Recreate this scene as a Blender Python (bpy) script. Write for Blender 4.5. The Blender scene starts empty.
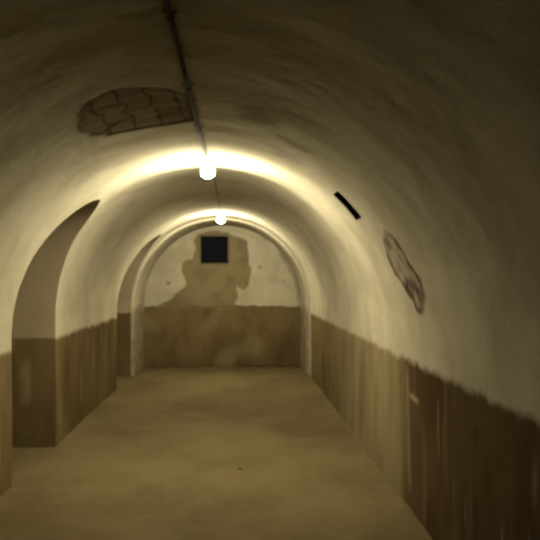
import bpy, bmesh, math, random
from mathutils import Vector, noise

S = bpy.context.scene
# ------------------------------------------------------------------ camera, world, exposure
cd = bpy.data.cameras.new('camera')
cam = bpy.data.objects.new('camera', cd)
S.collection.objects.link(cam)
S.camera = cam
cd.sensor_width = 36.0
cd.lens = 36.0 * 720.0 / 540.0
cam.location = (0, 0, 1.55)
cam.rotation_euler = (math.radians(90 + 0.636), 0, math.radians(-2.545))
cd.clip_start = 0.05
cd.dof.use_dof = True                      # the little camera held no sharp focus
cd.dof.focus_distance = 1.0
cd.dof.aperture_fstop = 12.0
w = bpy.data.worlds.new('world')
S.world = w
w.use_nodes = True
w.node_tree.nodes['Background'].inputs[0].default_value = (0, 0, 0, 1)
w.node_tree.nodes['Background'].inputs[1].default_value = 0.0
S.view_settings.view_transform = 'Standard'
S.view_settings.look = 'None'
S.view_settings.exposure = 0.0
S.view_settings.gamma = 1.0
S.view_settings.use_curve_mapping = False
S.cycles.diffuse_bounces = 8
LAMP = 1150.0                               # radiance of the glowing globes
LAMP_COL = (1.0, 0.885, 0.63, 1)

# ------------------------------------------------------------------ dimensions (metres)
CX, R, SP = -0.267, 1.406, 1.10            # vault centre, radius, springing height
XL, XR = CX - R, CX + R
Y0, Y1 = -2.0, 12.68
APEX = 2.198                               # top of the side alcoves' arches
A_AP = math.asin((APEX - SP) / R)
NICHES = [(6.045, 0.635), (10.715, 0.67)]    # centre along the tunnel, half width
XN = -2.75                                 # back of the alcoves
DADO = 1.0

# ------------------------------------------------------------------ helpers
def clamp(v, a=0.0, b=1.0): return max(a, min(b, v))
def sm(a, b, v):
    t = clamp((v - a) / (b - a)); return t * t * (3 - 2 * t)

def n3(x, y, z): return noise.noise(Vector((x, y, z)))

def bumpf(p):
    """uneven hand-laid plaster, metres"""
    x, y, z = p
    d = 0.015 * n3(x * .8, y * .55, z * .8 + 7)
    d += 0.0045 * n3(x * 1.7 + 3, y * 3.0, z * 1.7)
    d += 0.0022 * n3(x * 5, y * 6, z * 5 + 11)
    d += 0.0012 * n3(x * 17, y * 17, z * 17)
    return d

def poly_sd(poly, u, v):
    """signed distance, negative inside"""
    d = 1e9; inside = False; n = len(poly)
    for i in range(n):
        ax, ay = poly[i]; bx, by = poly[(i + 1) % n]
        ex, ey = bx - ax, by - ay
        t = clamp(((u - ax) * ex + (v - ay) * ey) / (ex * ex + ey * ey + 1e-12))
        d = min(d, math.hypot(u - ax - t * ex, v - ay - t * ey))
        if (ay > v) != (by > v) and u < (bx - ax) * (v - ay) / (by - ay) + ax: inside = not inside
    return -d if inside else d

def in_box(poly, u, v, m):
    return min(q[0] for q in poly) - m < u < max(q[0] for q in poly) + m and min(q[1] for q in poly) - m < v < max(q[1] for q in poly) + m

def link(name, verts, faces, mat, parent=None, attrs=None, uv=None, smooth=True):
    me = bpy.data.meshes.new(name)
    me.from_pydata(verts, [], faces)
    me.update()
    if smooth: me.polygons.foreach_set('use_smooth', [True] * len(me.polygons))
    for k, vals in (attrs or {}).items():
        a = me.attributes.new(k, 'FLOAT', 'POINT')
        a.data.foreach_set('value', vals)
    if uv:
        l = me.uv_layers.new(name='UVMap')
        flat = []
        for lp in me.loops: flat += uv[lp.vertex_index]
        l.data.foreach_set('uv', flat)
    me.materials.append(mat)
    o = bpy.data.objects.new(name, me)
    S.collection.objects.link(o)
    if parent: o.parent = parent
    return o

def structure(o, label=None):
    o['kind'] = 'structure'
    if label: o['label'] = label
    return o

def grid_faces(nr, nc, skip=lambda r, c: False):
    return [(r * nc + c, r * nc + c + 1, (r + 1) * nc + c + 1, (r + 1) * nc + c)
            for r in range(nr - 1) for c in range(nc - 1) if not skip(r, c)]

def steps(breaks, size):
    out = []
    for a, b in zip(breaks, breaks[1:]):
        s = size(a, b)
        n = max(1, round((b - a) / s))
        out += [a + (b - a) * i / n for i in range(n)]
    return out + [breaks[-1]]

# ------------------------------------------------------------------ materials
class NT:
    def __init__(s, name):
        s.m = bpy.data.materials.new(name); s.m.use_nodes = True
        s.t = s.m.node_tree; s.b = s.t.nodes['Principled BSDF']
        s.pos = s.new('ShaderNodeNewGeometry').outputs['Position']
    def new(s, t, **k):
        n = s.t.nodes.new(t)
        for a, v in k.items(): setattr(n, a, v)
        return n
    def put(s, sock, v):
        if hasattr(v, 'is_output'): s.t.links.new(v, sock)
        else: sock.default_value = v
    def math(s, op, a, b=0.0, c=0.0, cl=False):
        n = s.new('ShaderNodeMath', operation=op, use_clamp=cl)
        s.put(n.inputs[0], a); s.put(n.inputs[1], b); s.put(n.inputs[2], c)
        return n.outputs[0]
    def mix(s, f, a, b, mode='MIX'):
        n = s.new('ShaderNodeMix', data_type='RGBA', blend_type=mode)
        s.put(n.inputs[0], f); s.put(n.inputs[6], a); s.put(n.inputs[7], b)
        return n.outputs[2]
    def noise(s, scale, detail=3, rough=.55, stretch=(1, 1, 1), vec=None):
        mp = s.new('ShaderNodeMapping'); s.put(mp.inputs['Scale'], stretch)
        s.put(mp.inputs[0], vec if vec is not None else s.pos)
        n = s.new('ShaderNodeTexNoise'); s.put(n.inputs['Vector'], mp.outputs[0])
        s.put(n.inputs['Scale'], scale); s.put(n.inputs['Detail'], detail); s.put(n.inputs['Roughness'], rough)
        return n.outputs['Fac']
    def ramp(s, f, lo, hi):
        n = s.new('ShaderNodeMapRange', interpolation_type='SMOOTHSTEP')
        s.put(n.inputs[0], f); s.put(n.inputs[1], lo); s.put(n.inputs[2], hi)
        return n.outputs[0]
    def attr(s, name):
        n = s.new('ShaderNodeAttribute', attribute_name=name); return n.outputs['Fac']
    def bump(s, h, strength, dist):
        n = s.new('ShaderNodeBump'); s.put(n.inputs['Height'], h)
        s.put(n.inputs['Strength'], strength); s.put(n.inputs['Distance'], dist)
        s.t.links.new(n.outputs[0], s.b.inputs['Normal'])
    def done(s, col, rough=.9, spec=.2):
        s.put(s.b.inputs['Base Color'], col); s.put(s.b.inputs['Roughness'], rough)
        s.put(s.b.inputs['Specular IOR Level'], spec)
        return s.m

PLASTER = (0.47, 0.44, 0.335, 1)
PLASTER2 = (0.36, 0.33, 0.24, 1)
BROWN = (0.155, 0.118, 0.058, 1)
BROWN2 = (0.11, 0.078, 0.037, 1)

def wall_mat(name, dado_h, brick=False, dado=True, soft=.03, grime=0.0):
    m = NT(name)
    mott = m.noise(1.7, 5, .6)
    fine = m.noise(22, 4, .6)
    c = m.mix(m.ramp(mott, .35, .7), PLASTER, PLASTER2)
    c = m.mix(m.math('MULTIPLY', m.ramp(fine, .45, .8), .3), c, (0.36, .31, .2, 1))
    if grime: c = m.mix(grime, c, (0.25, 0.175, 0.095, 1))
    # bare masonry where the render has come away
    pt = m.attr('patch')
    uvn = m.new('ShaderNodeUVMap').outputs[0]
    bt = m.new('ShaderNodeTexBrick')
    nz = m.new('ShaderNodeTexNoise'); m.put(nz.inputs['Vector'], m.pos); m.put(nz.inputs['Scale'], 6.0)
    wv = m.new('ShaderNodeVectorMath', operation='MULTIPLY_ADD')
    m.put(wv.inputs[0], nz.outputs['Color']); m.put(wv.inputs[1], (.11, .11, 0)); m.put(wv.inputs[2], uvn)
    m.put(bt.inputs['Vector'], wv.outputs[0])
    m.put(bt.inputs['Color1'], (0.25, 0.205, 0.135, 1)); m.put(bt.inputs['Color2'], (0.195, 0.155, 0.10, 1))
    m.put(bt.inputs['Mortar'], (0.11, 0.082, 0.056, 1) if brick else (0.2, .16, .1, 1))
    m.put(bt.inputs['Scale'], 1.0); m.put(bt.inputs['Mortar Size'], .016 if brick else .006)
    m.put(bt.inputs['Mortar Smooth'], .9)
    m.put(bt.inputs['Brick Width'], .34); m.put(bt.inputs['Row Height'], .145 if brick else .09)
    masonry = m.mix(m.math('MULTIPLY', m.ramp(m.noise(9, 5, .7), .4, .75), .5 if brick else .8), bt.outputs['Color'],
                    (0.22, 0.165, 0.08, 1) if not brick else (0.15, .115, .075, 1))
    if not brick: masonry = m.mix(.7, masonry, (0.165, 0.135, 0.06, 1))
    c = m.mix(pt, c, masonry)
    c = m.mix(m.attr('stain_shade'), c, (0.07, 0.052, 0.036, 1))
    rough = .92
    if dado:
        sep = m.new('ShaderNodeSeparateXYZ'); m.put(sep.inputs[0], m.pos)
        wob = m.math('MULTIPLY', m.math('SUBTRACT', m.noise(5, 5, .65), .5), .12)
        edge = m.math('ADD', dado_h, wob)
        f = m.ramp(m.math('SUBTRACT', edge, sep.outputs[2]), -soft, soft)
        run = m.noise(2.6, 5, .6, (1.3, 1.3, .5))          # streaks run down the wall
        blot = m.noise(2.2, 4, .6)
        d = m.mix(m.ramp(run, .4, .68), BROWN, BROWN2)
        d = m.mix(m.math('MULTIPLY', m.ramp(blot, .5, .75), .4), d, (0.19, .15, .075, 1))
        d = m.mix(m.attr('dado_dark'), d, (0.055, 0.034, 0.018, 1))
        d = m.mix(m.attr('pale'), d, (0.36, 0.32, 0.2, 1))
        f = m.math('MULTIPLY', f, m.math('SUBTRACT', 1.0, m.attr('nodado')))
        c = m.mix(f, c, d)
    h = m.math('ADD', m.math('MULTIPLY', fine, .5), m.noise(70, 3, .6))
    m.bump(h, .22, .005)
    return m.done(c, rough, .0)

M_WALL = wall_mat('limewashed_plaster', DADO, brick=False)
M_VAULT = wall_mat('vault_plaster', DADO, brick=True, dado=False)
M_END = wall_mat('end_wall_plaster', 1.06, brick=False, soft=.015)
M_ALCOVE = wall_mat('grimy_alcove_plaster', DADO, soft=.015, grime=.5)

f = NT('dusty_concrete')
fa = f.noise(1.1, 5, .6, (1, .7, 1)); fb = f.noise(9, 5, .65)
fc = f.mix(f.ramp(fa, .35, .7), (0.155, 0.124, 0.062, 1), (0.11, 0.085, 0.041, 1))
fc = f.mix(f.math('MULTIPLY', f.ramp(fb, .5, .75), .35), fc, (0.18, 0.15, 0.085, 1))
f.bump(f.math('ADD', f.math('MULTIPLY', fb, .6), f.noise(45, 3, .6)), .5, .01)
M_FLOOR = f.done(fc, .95, .1)

def plain(name, col, rough=.6, metal=0.0, spec=.4, vary=.25):
    m = NT(name)
    c = m.mix(m.ramp(m.noise(30, 4, .6), .35, .75), col, tuple(v * (1 - vary) for v in col[:3]) + (1,))
    m.put(m.b.inputs['Metallic'], metal)
    return m.done(c, rough, spec)
M_PIPE = plain('grey_painted_conduit', (0.085, 0.075, 0.07, 1), .95, 0, 0.02)
M_CLAMP = plain('rusty_clamp', (0.09, 0.065, 0.045, 1), .9, 0, 0.0)
M_DARK = plain('black_painted_metal', (0.006, 0.006, 0.009, 1), .85, 0, .1)
M_RECESS_SHADE = plain('shade_toned_masonry', (0.034, 0.025, 0.019, 1), .95, 0, .05)  # shade of the recesses put into the base colour of their masonry
M_BAKE = plain('black_bakelite', (0.02, 0.018, 0.016, 1), .4)
M_STONE = plain('grit', (0.14, 0.11, 0.07, 1), .95)
def glow(name, k):
    m = NT(name)
    m.put(m.b.inputs['Emission Color'], LAMP_COL); m.put(m.b.inputs['Emission Strength'], LAMP * k)
    return m.done((0.9, 0.88, 0.8, 1), .4)
M_GLOW_NEAR = glow('glowing_glass', 1.0)
M_GLOW_FAR = glow('dimmer_glowing_glass', .92)

# ------------------------------------------------------------------ alcove outline
def near_far(i, z):
    c, hw = NICHES[i]
    if z <= SP: return c - hw, c + hw
    q = hw * math.sqrt(max(0.0, 1 - ((z - SP) / (APEX - SP)) ** 2))
    return c - q, c + q

# columns along the tunnel, shared by the left wall and the vault
HOLE_Y = (4.89, 5.13); HOLE_A = (math.radians(37.8), math.radians(47.8))
csize = lambda a, b: .016 if (b <= 6.0 and a >= 2.2) else .032
SEG = [steps([Y0, 2.3, HOLE_Y[0], HOLE_Y[1], NICHES[0][0]], csize),
       steps([NICHES[0][0], NICHES[1][0]], csize),
       steps([NICHES[1][0], Y1], csize)]
SEG[1] = [SEG[1][0]] + SEG[1][1:]
def row_columns(z):
    """three runs of positions, pushed apart where the row crosses an alcove"""
    n1, f1 = near_far(0, min(z, APEX)); n2, f2 = near_far(1, min(z, APEX))
    ends = [(Y0, n1), (f1, n2), (f2, Y1)]
    out = []
    for sgm, (a, b) in zip(SEG, ends):
        s0, s1 = sgm[0], sgm[-1]
        if s0 == Y0:      # only the last stretch before the alcove bends
            k0 = 2.3
            out.append([y if y <= k0 else k0 + (y - k0) * (b - k0) / (s1 - k0) for y in sgm])
        else:
            out.append([a + (y - s0) * (b - a) / (s1 - s0) for y in sgm])
    return out
NC = [len(s) for s in SEG]
OFF = [0, NC[0], NC[0] + NC[1]]
NCT = sum(NC)

# ------------------------------------------------------------------ marks on the vault (angle in deg, y)
BRICK = [(114.2,3.80),(110.7,3.60),(106.9,3.525),(102.8,3.50),(98.0,3.57),(93.2,3.65),(89.7,3.74),(88.6,3.95),(89.6,4.36),
         (96.2,4.44),(101.4,4.46),(106.4,4.43),(111.4,4.37),(114.6,4.25),(116,4.0)]
RP_L = [(32.7,4.46),(31.2,4.37),(27.4,4.31),(22.8,4.26),(18.2,4.14),(14.5,4.15),(9.0,4.3),(11.0,4.45),(12.9,4.49),(16.7,4.66),(20.4,4.79),(24.5,4.80),(28.9,4.72)]
SMUDGE = [(77.5,3.91),(74.6,3.84),(71.6,3.96),(70.9,4.11),(74.2,4.17),(77.2,4.1)]
STREAK = [(69.4,4.33),(65.1,4.34),(60.7,4.34),(60.8,4.445),(65.0,4.52)]
STREAK2 = [(70.2,4.73),(65.8,4.76),(60.9,4.84),(61.9,4.99),(67.2,4.99)]
K = math.radians(1) * R
def arc_poly(p): return [(a * K, y) for a, y in p]
BRICK, RP_L, SMUDGE, STREAK, STREAK2 = map(arc_poly, (BRICK, RP_L, SMUDGE, STREAK, STREAK2))

def vault_marks(a, y):
    u = a * R
    patch = stain_shade = 0.0
    j = .035 * n3(u * 7, y * 7, 3) + .012 * n3(u * 25, y * 25, 5)
    if in_box(BRICK, u, y, .2):
        d = poly_sd(BRICK, u, y) + j
        patch = sm(.012, -.012, d)
        stain_shade = clamp(.8 * sm(.05, .0, abs(d + .015)) * (.7 + .7 * n3(u * 8, y * 8, 6)))  # dark rim paints the recess shadow along the patch edge
        q = math.hypot((u - 110.5 * K) / .16, (y - 4.2) / .16)
        stain_shade = max(stain_shade, .7 * sm(1.3, .3, q) * sm(-.1, .3, n3(u * 14, y * 14, 1)) * patch)
    if in_box(RP_L, u, y, .2):
        d = poly_sd(RP_L, u, y) + j
        inn = sm(.02, -.02, d)
        rim = sm(.055, .0, abs(d + .02))
        lower = sm(24 * K, 12 * K, u)
        patch = max(patch, .35 * inn)
        stain_shade = max(stain_shade, inn * clamp(.12 + .75 * rim * (.6 + n3(u * 10, y * 10, 12)) + .65 * lower * sm(-.3, .2, n3(u * 9, y * 9, 8)) + .5 * sm(0, .35, n3(u * 11, y * 11, 2))))
    for P, a_, soft in ((SMUDGE, .5, .11), (STREAK, .4, .05), (STREAK2, .3, .1)):
        if in_box(P, u, y, .2):
            stain_shade = max(stain_shade, a_ * sm(soft, -soft * .6, poly_sd(P, u, y) + j))
    dep = .004 * sm(0, 1, patch)
    return patch, stain_shade, dep

def swell(y):
    """the vault climbs a little towards the nearer lamp and steps up just beyond it"""
    rise = .018 * clamp((y - 4.35) / 1.85) ** 1.1
    return (rise + .06 * sm(6.3, 6.65, y)) * sm(10.3, 7.6, y)

# ------------------------------------------------------------------ ceiling: the barrel vault
asz = lambda a, b: .017 / R
rows = steps([0, HOLE_A[0], HOLE_A[1], math.pi - A_AP, math.pi], asz)
verts = []; at = {'patch': [], 'stain_shade': [], 'pale': [], 'nodado': []}; uv = []
edge_pts = {}
for r, a in enumerate(rows):
    z = SP + R * math.sin(a)
    left = a > math.pi - A_AP - 1e-6
    cols = row_columns(z if left else APEX)
    for k in range(3):
        for c, y in enumerate(cols[k]):
            p = (CX + R * math.cos(a), y, z)
            pt, st, dep = vault_marks(a, y)
            d = R + bumpf(p) + dep + swell(y) * math.sin(a) ** 1.5
            q = (CX + d * math.cos(a), y, SP + d * math.sin(a))
            if left and ((c == len(cols[k]) - 1 and k < 2) or (c == 0 and k > 0)):
                edge_pts.setdefault((k if c else k - 1, 'near' if c else 'far'), []).append((z, q))
            verts.append(q); uv.append((y + .05, a * R)); at['patch'].append(pt); at['stain_shade'].append(st)
            at['pale'].append(0.0); at['nodado'].append(0.0)
hole_r = [i for i, a in enumerate(rows) if HOLE_A[0] - 1e-6 < a < HOLE_A[1] + 1e-6]
hole_c = [i for i, y in enumerate(SEG[0]) if HOLE_Y[0] - 1e-6 < y < HOLE_Y[1] + 1e-6]
faces = []
for k in range(3):
    for r in range(len(rows) - 1):
        for c in range(NC[k] - 1):
            if k == 0 and hole_r[0] <= r < hole_r[-1] and hole_c[0] <= c < hole_c[-1]: continue
            i = r * NCT + OFF[k] + c
            faces.append((i, i + 1, i + 1 + NCT, i + NCT))
# close the seam between the runs above the alcoves
for k in range(2):
    for r in range(len(rows) - 1):
        if rows[r + 1] <= math.pi - A_AP + 1e-6:
            i = r * NCT + OFF[k] + NC[k] - 1
            verts[i + 1] = verts[i]; verts[i + 1 + NCT] = verts[i + NCT]
o = structure(link('ceiling', verts, faces, M_VAULT, attrs=at, uv=uv), 'whitewashed plaster barrel vault with damaged patches')
bm = bmesh.new(); bm.from_mesh(o.data); bmesh.ops.remove_doubles(bm, verts=bm.verts, dist=1e-5); bm.to_mesh(o.data); bm.free()

# the small square shaft cut into the right of the vault
ring = []
for r in hole_r: ring.append((rows[r], HOLE_Y[0]))
for c in hole_c[1:]: ring.append((HOLE_A[1], SEG[0][c]))
for r in reversed(hole_r[:-1]): ring.append((rows[r], HOLE_Y[1]))
for c in reversed(hole_c[1:-1]): ring.append((HOLE_A[0], SEG[0][c]))
hv = []; am = sum(HOLE_A) / 2; D = .30
for dd in (0, .1, .2, D):
    for a, y in ring:
        p = (CX + R * math.cos(a), y, SP + R * math.sin(a)); d = R + bumpf(p) + (vault_marks(a, y)[2] if dd == 0 else 0)
        hv.append((CX + d * math.cos(a) + dd * math.cos(am), y, SP + d * math.sin(a) + dd * math.sin(am)))
n = len(ring)
hf = [(k * n + i, (k + 1) * n + i, (k + 1) * n + (i + 1) % n, k * n + (i + 1) % n) for k in range(3) for i in range(n)]
hf.append(tuple(range(3 * n, 4 * n)))
structure(link('trim_2', hv, hf, M_RECESS_SHADE, smooth=False), 'shade-toned sides of the small square shaft in the vault')

# ------------------------------------------------------------------ left wall with two alcove openings
wrows = steps([0, SP], lambda a, b: .03)
def left_pale(y, z):
    return .35 * sm(.25, .5, n3(y * 5, z * 1.2, 4)) * sm(1.0, .6, z)
verts = []; at = {'patch': [], 'stain_shade': [], 'pale': [], 'nodado': [], 'dado_dark': []}
for z in wrows:
    cols = row_columns(z)
    for k in range(3):
        for c, y in enumerate(cols[k]):
            q = (XL - bumpf((XL, y, z)), y, z)
            if (c == len(cols[k]) - 1 and k < 2) or (c == 0 and k > 0):
                edge_pts.setdefault((k if c else k - 1, 'near' if c else 'far'), []).append((z, q))
            verts.append(q); at['patch'].append(0.0); at['stain_shade'].append(0.0); at['pale'].append(left_pale(y, z))
            at['nodado'].append(sm(11.3, 11.42, y))
            at['dado_dark'].append(.45 * sm(6.6, 7.2, y) * clamp(.7 + n3(y * 1.5, z * 1.5, 41)))  # dado darker past the nearer alcove, varied by noise
faces = [(i, i + NCT, i + 1 + NCT, i + 1) for k in range(3) for r in range(len(wrows) - 1)
         for c in range(NC[k] - 1) for i in [r * NCT + OFF[k] + c]]
structure(link('wall_left', verts, faces, M_WALL, attrs=at), 'left plastered wall with brown dado and two arched alcoves')

# alcove reveals and backs
for i, nm in enumerate(('trim_3', 'trim_4')):
    near = sorted(set(edge_pts[(i, 'near')])); far = sorted(set(edge_pts[(i, 'far')]))
    def uniq(l):
        out = []
        for z, q in l:
            if not out or z - out[-1][0] > 1e-4: out.append((z, q))
        return out
    near, far = uniq(near), uniq(far)
    line = [q for _, q in near] + [q for _, q in reversed(far)][1:]
    zline = [z for z, _ in near] + [z for z, _ in reversed(far)][1:]
    NX = 26
    verts = []; pale = []; c0, hw = NICHES[i]
    for j, q in enumerate(line):
        for t in range(NX + 1):
            x = q[0] + (XN - q[0]) * t / NX
            fade = sm(0, .12, q[0] - x)
            b = bumpf((x, q[1], q[2])) * .7 * fade
            dy = q[1] - c0; dz = max(0.0, q[2] - SP)
            L = math.hypot(dy, dz) or 1
            verts.append((x, q[1] + b * dy / L, q[2] + b * dz / L))
            sgn = 0.0
            if i == 0 and dy > 0: sgn = .55 * sm(.05, 0, abs(x + 1.93 + .02 * n3(q[2] * 5, 0, 0))) * sm(.35, .45, q[2]) * sm(.85, .7, q[2])
            pale.append(sgn + .25 * sm(.2, .5, n3(x * 6, q[2] * 2, 9)))
    nc = NX + 1
    faces = grid_faces(len(line), nc)
    z0 = [0.0] * len(verts)
    structure(link(nm, verts, faces, M_ALCOVE, attrs={'patch': z0, 'stain_shade': z0, 'pale': pale, 'nodado': z0}), 'plastered reveal of the %s alcove' % ('nearer', 'farther')[i])
    # back of the alcove
    bv = []; bf = []
    ny, nz = 30, 46
    for a in range(nz + 1):
        for b in range(ny + 1):
            y = c0 - hw - .08 + (2 * hw + .16) * b / ny; z = (APEX + .1) * a / nz
            bv.append((XN + .01 + .5 * bumpf((XN, y, z)), y, z))
    z0 = [0.0] * len(bv)
    structure(link('wall_alcove', bv, grid_faces(nz + 1, ny + 1), M_ALCOVE, attrs={'patch': z0, 'stain_shade': z0, 'pale': z0, 'nodado': z0}), 'back of the %s alcove' % ('nearer', 'farther')[i])

# ------------------------------------------------------------------ right wall
ycol = steps([Y0, 2.3, 6.0, Y1], lambda a, b: .02 if 2 < a < 5 else .035)
verts = []; at = {'patch': [], 'stain_shade': [], 'pale': [], 'nodado': [], 'dado_dark': []}
for z in wrows:
    for y in ycol:
        verts.append((XR + bumpf((XR, y, z)), y, z))
        worn = .55 * sm(4.85, 5.15, y) * sm(9.5, 7.5, y) * (.6 + .4 * n3(y * 3, z, 2))
        st = 0.0
        for yy, za, zb, wd, am_ in ((4.80, .15, .95, .07, .38), (4.05, .55, .85, .02, .45), (3.05, .2, .5, .012, .5),
                                    (3.55, .1, .45, .01, .35), (2.72, .7, .85, .03, .4), (2.76, .3, .55, .012, .45), (3.75, .3, .5, .012, .2)):
            g = sm(wd * 1.3, 0, abs(y - yy + .02 * n3(z * 4, yy, 0))) * sm(za - .08, za + .08, z) * sm(zb + .06, zb - .08, z)
            st = max(st, am_ * g)
        blob = .85 * sm(1.1, .5, math.hypot((y - 4.62) / .13, (z - .775) / .028) + .25 * n3(y * 20, z * 20, 0))
        at['pale'].append(clamp(max(worn + .15 * sm(.2, .5, n3(y * 6, z * 1.3, 6)), st, blob)))
        dk = .6 * sm(1, .3, math.hypot((y - 3.42) / .13, (z - .80) / .09)) * sm(-.3, .3, n3(y * 12, z * 12, 4))
        at['stain_shade'].append(0.0); at['patch'].append(0.0)
        at['dado_dark'].append(clamp(.55 * sm(5.1, 4.75, y + .1 * n3(z * 3, y, 3)) + dk * .4 + .25 * sm(.0, .4, n3(y * 2, z * 1.5, 31))))
        at['nodado'].append(sm(11.1, 11.3, y))
structure(link('wall_right', verts, grid_faces(len(wrows), len(ycol)), M_WALL, attrs=at), 'right plastered wall with worn brown dado')

# ------------------------------------------------------------------ end wall with bare masonry and square opening
BARE = [(-1.46,1.04),(-1.25,1.13),(-1.09,1.23),(-0.92,1.44),(-0.99,1.66),(-0.97,1.80),(-0.81,1.90),(-0.78,2.04),(-0.77,2.22),(-0.70,2.32),
        (-0.46,2.38),(-0.21,2.35),(0.04,2.28),(0.16,2.2),(0.19,2.01),(0.19,1.83),(0.23,1.73),(0.20,1.44),(0.11,1.34),(-0.02,1.38),(-0.04,1.0)]
HX, HZ = (-.655, -.175), (1.81, 2.285)
xs = steps([XL - .1, HX[0], HX[1], XR + .1], lambda a, b: .02)
zs = steps([0, HZ[0], HZ[1], SP + R + .1], lambda a, b: .02)
verts = []; at = {'patch': [], 'stain_shade': [], 'pale': [], 'nodado': [], 'dado_dark': []}; uv = []
def end_y(x, z, dep): return Y1 + .6 * bumpf((x, Y1, z)) + dep
for z in zs:
    for x in xs:
        d = poly_sd(BARE, x, z) + .05 * n3(x * 6, z * 6, 1) + .015 * n3(x * 22, z * 22, 3)
        pt = sm(.015, -.015, d) if z > 1.02 else 0.0
        st = 0.0
        for sx, sz, sr, sa in ((-1.22, 1.46, .045, .6), (.39, 1.74, .04, .6), (.05, 2.16, .05, .3), (.8, 1.5, .03, .4)):
            st = max(st, sa * sm(1.2, .4, math.hypot(x - sx, z - sz) / sr))
        st = max(st, .25 * pt * sm(0.0, .4, n3(x * 4, z * 4, 12)), .35 * pt * sm(.07, 0, math.hypot(max(HX[0] - x, 0, x - HX[1]), max(HZ[0] - z, 0, z - HZ[1]))))
        rr = math.hypot(x - CX, max(0, z - SP)); an = math.degrees(math.atan2(z - SP, x - CX))
        if x > CX and -4 < an < 58: st = max(st, .6 * sm(.05, .0, abs(rr - 1.345 + .02 * n3(x * 8, z * 8, 0))) * sm(-.35, .1, n3(x * 4, z * 4, 17)))
        verts.append((x, end_y(x, z, .02 * pt), z)); uv.append((x, z)); at['patch'].append(pt * .92); at['stain_shade'].append(st)
        at['pale'].append(.2 * sm(.1, .5, n3(x * 2, z * 2, 20))); at['nodado'].append(0.0)
        at['dado_dark'].append(clamp(.5 * sm(.7, .1, math.hypot((x - .85) / .7, (z - .35) / .6)) + .35 * sm(1, .2, math.hypot((x + .1) / .45, (z - .4) / .4)) + .3 * sm(.3, 0, z) + .2 * n3(x * 3, z * 3, 44)))
ihx = [i for i, x in enumerate(xs) if HX[0] - 1e-6 < x < HX[1] + 1e-6]; ihz = [i for i, z in enumerate(zs) if HZ[0] - 1e-6 < z < HZ[1] + 1e-6]
nx = len(xs)
structure(link('wall_back', verts, grid_faces(len(zs), nx, lambda r, c: ihz[0] <= r < ihz[-1] and ihx[0] <= c < ihx[-1]), M_END, attrs=at, uv=uv),
          'end wall with brown dado, bare masonry and a dark square opening')
ring = [(i, ihz[0]) for i in ihx] + [(ihx[-1], k) for k in ihz[1:]] + [(i, ihz[-1]) for i in reversed(ihx[:-1])] + [(ihx[0], k) for k in reversed(ihz[1:-1])]
hv = [verts[k * nx + i] for i, k in ring]
hv += [(xs[i], Y1 + .22, zs[k]) for i, k in ring] + [(xs[i], Y1 + .5, zs[k]) for i, k in ring]
n = len(ring)
hf = [(k * n + i, k * n + (i + 1) % n, (k + 1) * n + (i + 1) % n, (k + 1) * n + i) for k in range(2) for i in range(n)] + [tuple(range(2 * n, 3 * n))]
structure(link('trim_5', hv, hf, M_RECESS_SHADE, smooth=False), 'shade-toned reveal of the square opening')

# front wall behind the camera
fv = []
for z in [i * .1 for i in range(27)]:
    for x in [XL - .1 + i * .1 for i in range(31)]: fv.append((x, Y0, z))
z0 = [0.0] * len(fv)
structure(link('wall_front', fv, grid_faces(27, 31), M_WALL, attrs={'patch': z0, 'stain_shade': z0, 'pale': z0, 'nodado': z0}))

# ------------------------------------------------------------------ arch band against the end wall
def band_profile(y, inset):
    out = []
    for z in steps([0, SP], lambda a, b: .05): out.append((XR - inset, y, z))
    for a in steps([0, math.pi], lambda a, b: .03)[1:]: out.append((CX + (R - inset) * math.cos(a), y, SP + (R - inset) * math.sin(a)))
    for z in reversed(steps([0, SP], lambda a, b: .05)[:-1]): out.append((XL + inset, y, z))
    return out
ys = [(11.42, -.03), (11.425, .012), (11.44, .028), (11.48, .035)] + [(y, .035) for y in steps([11.55, Y1 + .03], lambda a, b: .06)]
verts = []; stv = []; bare = []
for y, ins in ys:
    pr = band_profile(y, ins); npf = len(pr)
    for p in pr:
        b = .35 * bumpf(p)
        dx, dz = p[0] - CX, max(0, p[2] - SP); L = math.hypot(dx, dz)
        verts.append((p[0] + b * dx / L, p[1] + .01 * n3(p[0] * 4, 0, p[2] * 4), p[2] + b * dz / L))
        bare.append(.7 * sm(1.1, 1.0, p[2] + .08 * n3(p[1] * 3, p[2] * 3, 0)))
        ang = math.degrees(math.atan2(p[2] - SP, p[0] - CX))
        stv.append(.55 * sm(.09, 0, abs(y - 12.6)) * (1.0 if (-5 < ang < 55) else 0.0) * sm(-.2, .2, n3(ang * .2, y * 4, 0)))
z0 = [0.0] * len(verts)
structure(link('trim_1', verts, grid_faces(len(ys), npf), M_VAULT, attrs={'patch': bare, 'stain_shade': stv, 'pale': z0, 'nodado': z0}, uv=[(.1, .07)] * len(verts)),
          'whitewashed arch band framing the end wall')

# ------------------------------------------------------------------ floor
fx = steps([XN - .1, XR + .1], lambda a, b: .045); fy = steps([Y0, 4.0, 7.0, Y1 + .1], lambda a, b: .035 if a == 4.0 else .06)
verts = []
for x in fx:
    for y in fy:
        z = .012 * n3(x * .9, y * .9, 5) + .005 * n3(x * 4, y * 4, 1) + .002 * n3(x * 14, y * 14, 2)
        wall = max(sm(XR - .12, XR, x), sm(XL + .10, XL, x) if not any(c - h_ < y < c + h_ for c, h_ in NICHES) else 0)
        verts.append((x, y, z - .008 + .02 * wall))
structure(link('floor', verts, grid_faces(len(fx), len(fy)), M_FLOOR), 'dusty concrete floor')

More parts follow.
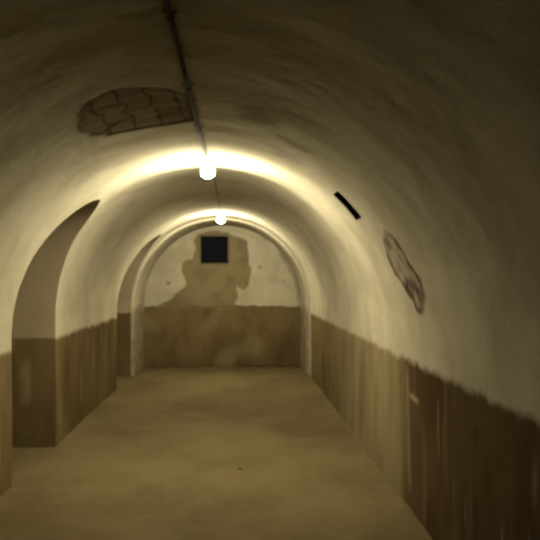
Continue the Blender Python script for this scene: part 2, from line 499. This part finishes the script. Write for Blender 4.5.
# ------------------------------------------------------------------ round parts
def lathe(name, prof, mat, parent, seg=32):
    vs = []; fs = []
    for r, z in prof:
        for i in range(seg):
            a = 2 * math.pi * i / seg; vs.append((r * math.cos(a), r * math.sin(a), z))
    for k in range(len(prof) - 1):
        for i in range(seg):
            j = (i + 1) % seg
            fs.append((k * seg + i, k * seg + j, (k + 1) * seg + j, (k + 1) * seg + i))
    fs.append(tuple(reversed(range(seg)))); fs.append(tuple((len(prof) - 1) * seg + i for i in range(seg)))
    return link(name, vs, fs, mat, parent)

def tube(name, pts, rad, mat, parent=None, seg=14):
    vs = []; fs = []
    for k, p in enumerate(pts):
        for i in range(seg):
            a = 2 * math.pi * i / seg
            vs.append((p[0] + rad * math.cos(a), p[1], p[2] + rad * math.sin(a)))
    for k in range(len(pts) - 1):
        for i in range(seg):
            j = (i + 1) % seg
            fs.append((k * seg + i, (k + 1) * seg + i, (k + 1) * seg + j, k * seg + j))
    fs.append(tuple(range(seg))); fs.append(tuple((len(pts) - 1) * seg + i for i in reversed(range(seg))))
    return link(name, vs, fs, mat, parent)

def crown(x, y):
    z = SP + math.sqrt(R * R - (x - CX) ** 2)
    return z + bumpf((x, y, z)) + swell(y)

def box(name, c, s, mat, parent, rot=None, bev=.004):
    bm = bmesh.new(); bmesh.ops.create_cube(bm, size=1)
    bmesh.ops.scale(bm, vec=s, verts=bm.verts)
    bmesh.ops.bevel(bm, geom=bm.edges[:], offset=bev, segments=2, affect='EDGES')
    me = bpy.data.meshes.new(name); bm.to_mesh(me); bm.free(); me.materials.append(mat)
    o = bpy.data.objects.new(name, me); S.collection.objects.link(o); o.location = c
    if parent: o.parent = parent
    return o

def tag(o, label, cat, group=None):
    o['label'] = label; o['category'] = cat
    if group: o['group'] = group

# ------------------------------------------------------------------ conduit along the crown
RAD = .011
pts = []
cy = Y0 + .02
while cy < 5.87:
    pts.append((-.247 + .004 * n3(0, cy * .8, 1), cy, crown(-.247, cy) - RAD - .003)); cy += .12
root = bpy.data.objects.new('electrical_conduit', None); S.collection.objects.link(root); root.location = (-.247, 4.2, 2.48)
def local(pts, c): return [(p[0] - c[0], p[1] - c[1], p[2] - c[2]) for p in pts]
tag(root, 'dark grey cable conduit running along the crown of the vault to the lamps', 'conduit')
tube('pipe', local(pts, root.location), RAD, M_PIPE, root)
pts = []; cy = 5.80
while cy < 10.5:
    pts.append((-.247, cy, crown(-.247, cy) - .007)); cy += .08
tube('cable', local(pts, root.location), .0045, M_PIPE, root, 10)
for yy in (2.6, 3.55, 4.5, 5.45):
    zz = crown(-.247, yy) - RAD - .003
    arc = []; vs = []; fs = []
    prof = [(-.027, .015), (-.019, .014)] + [(.0175 * math.cos(t), .0175 * math.sin(t)) for t in [math.pi + math.pi * i / 10 for i in range(11)]] + [(.019, .014), (.027, .015)]
    for th in (0, .003):
        for dy in (-.011, .011):
            for px, pz in prof: vs.append((px, dy, pz - th))
    n = len(prof)
    for k in range(n - 1):
        fs += [(k, k + 1, n + k + 1, n + k), (2 * n + k, 3 * n + k, 3 * n + k + 1, 2 * n + k + 1), (k, 2 * n + k, 2 * n + k + 1, k + 1), (n + k, n + k + 1, 3 * n + k + 1, 3 * n + k)]
    c = link('clamp', vs, fs, M_CLAMP, root, smooth=False)
    c.location = Vector((-.247, yy, zz)) - root.location

# ------------------------------------------------------------------ the two lamps
def lamp(x, y, zc, r, label, M_GLOW):
    ztop = crown(x, y) - .002
    o = bpy.data.objects.new('ceiling_lamp', None); S.collection.objects.link(o); o.location = (x, y, ztop)
    tag(o, label, 'lamp', 'bare lamps hanging from the crown of the vault')
    zc -= ztop
    hh = -zc                                   # drop of the globe centre
    prof = []
    for i in range(0, 17):
        t = -math.pi / 2 + (math.pi * .80) * i / 16
        prof.append((max(.001, r * math.cos(t)), zc + r * math.sin(t)))
    nr = r * .55
    prof += [(nr, zc + r * 1.0), (nr * .8, zc + r * 1.2), (nr * .72, -.030)]
    lathe('globe', prof, M_GLOW, o)
    lathe('socket', [(nr * .78, -.031), (nr * .8, -.026), (.014, -.022), (.012, -.012)], M_BAKE, o)
    lathe('ceiling_rose', [(.012, -.016), (.030, -.014), (.034, -.006), (.034, .006)], M_BAKE, o)
    return o
lamp(-.245, 5.87, 2.418, .056, 'nearer glowing globe lamp under the vault, level with the first arched alcove', M_GLOW_NEAR)
lamp(-.250, 10.50, 2.402, .051, 'farther glowing globe lamp under the vault, in front of the square opening', M_GLOW_FAR)

# ------------------------------------------------------------------ dark hatch grille inside the square opening
g = bpy.data.objects.new('vent_grille', None); S.collection.objects.link(g)
gx, gz = sum(HX) / 2, sum(HZ) / 2
gw, gh = HX[1] - HX[0] - .004, HZ[1] - HZ[0] - .004
g.location = (gx, Y1 + .14, gz)
tag(g, 'black metal shutter set deep in the square opening of the end wall', 'vent')
for nm, c, s in (('frame_rail', (0, 0, gh / 2 - .015), (gw, .03, .03)), ('frame_rail', (0, 0, -gh / 2 + .015), (gw, .03, .03)),
                 ('frame_stile', (-gw / 2 + .015, 0, 0), (.03, .028, gh - .06)), ('frame_stile', (gw / 2 - .015, 0, 0), (.03, .028, gh - .06)),
                 ('crossbar', (0, -.004, .0), (gw - .06, .024, .03)), ('shutter_panel', (0, .02, 0), (gw - .02, .008, gh - .02))):
    box(nm, c, s, M_DARK, g, bev=.002)

# ------------------------------------------------------------------ a bit of grit on the floor
bm = bmesh.new(); bmesh.ops.create_icosphere(bm, subdivisions=2, radius=.016)
for v in bm.verts: v.co *= 1 + .35 * noise.noise(v.co * 60); v.co.z *= .6
me = bpy.data.meshes.new('stone_chip'); bm.to_mesh(me); bm.free(); me.materials.append(M_STONE)
o = bpy.data.objects.new('stone_chip', me); S.collection.objects.link(o); 
zf = .012 * n3(.02 * .9, 5.87 * .9, 5) + .005 * n3(.08, 5.87 * 4, 1) + .002 * n3(.28, 5.87 * 14, 2) - .008
o.location = (.02, 5.87, zf + .008)
tag(o, 'tiny dark stone chip lying alone on the concrete floor', 'stone')
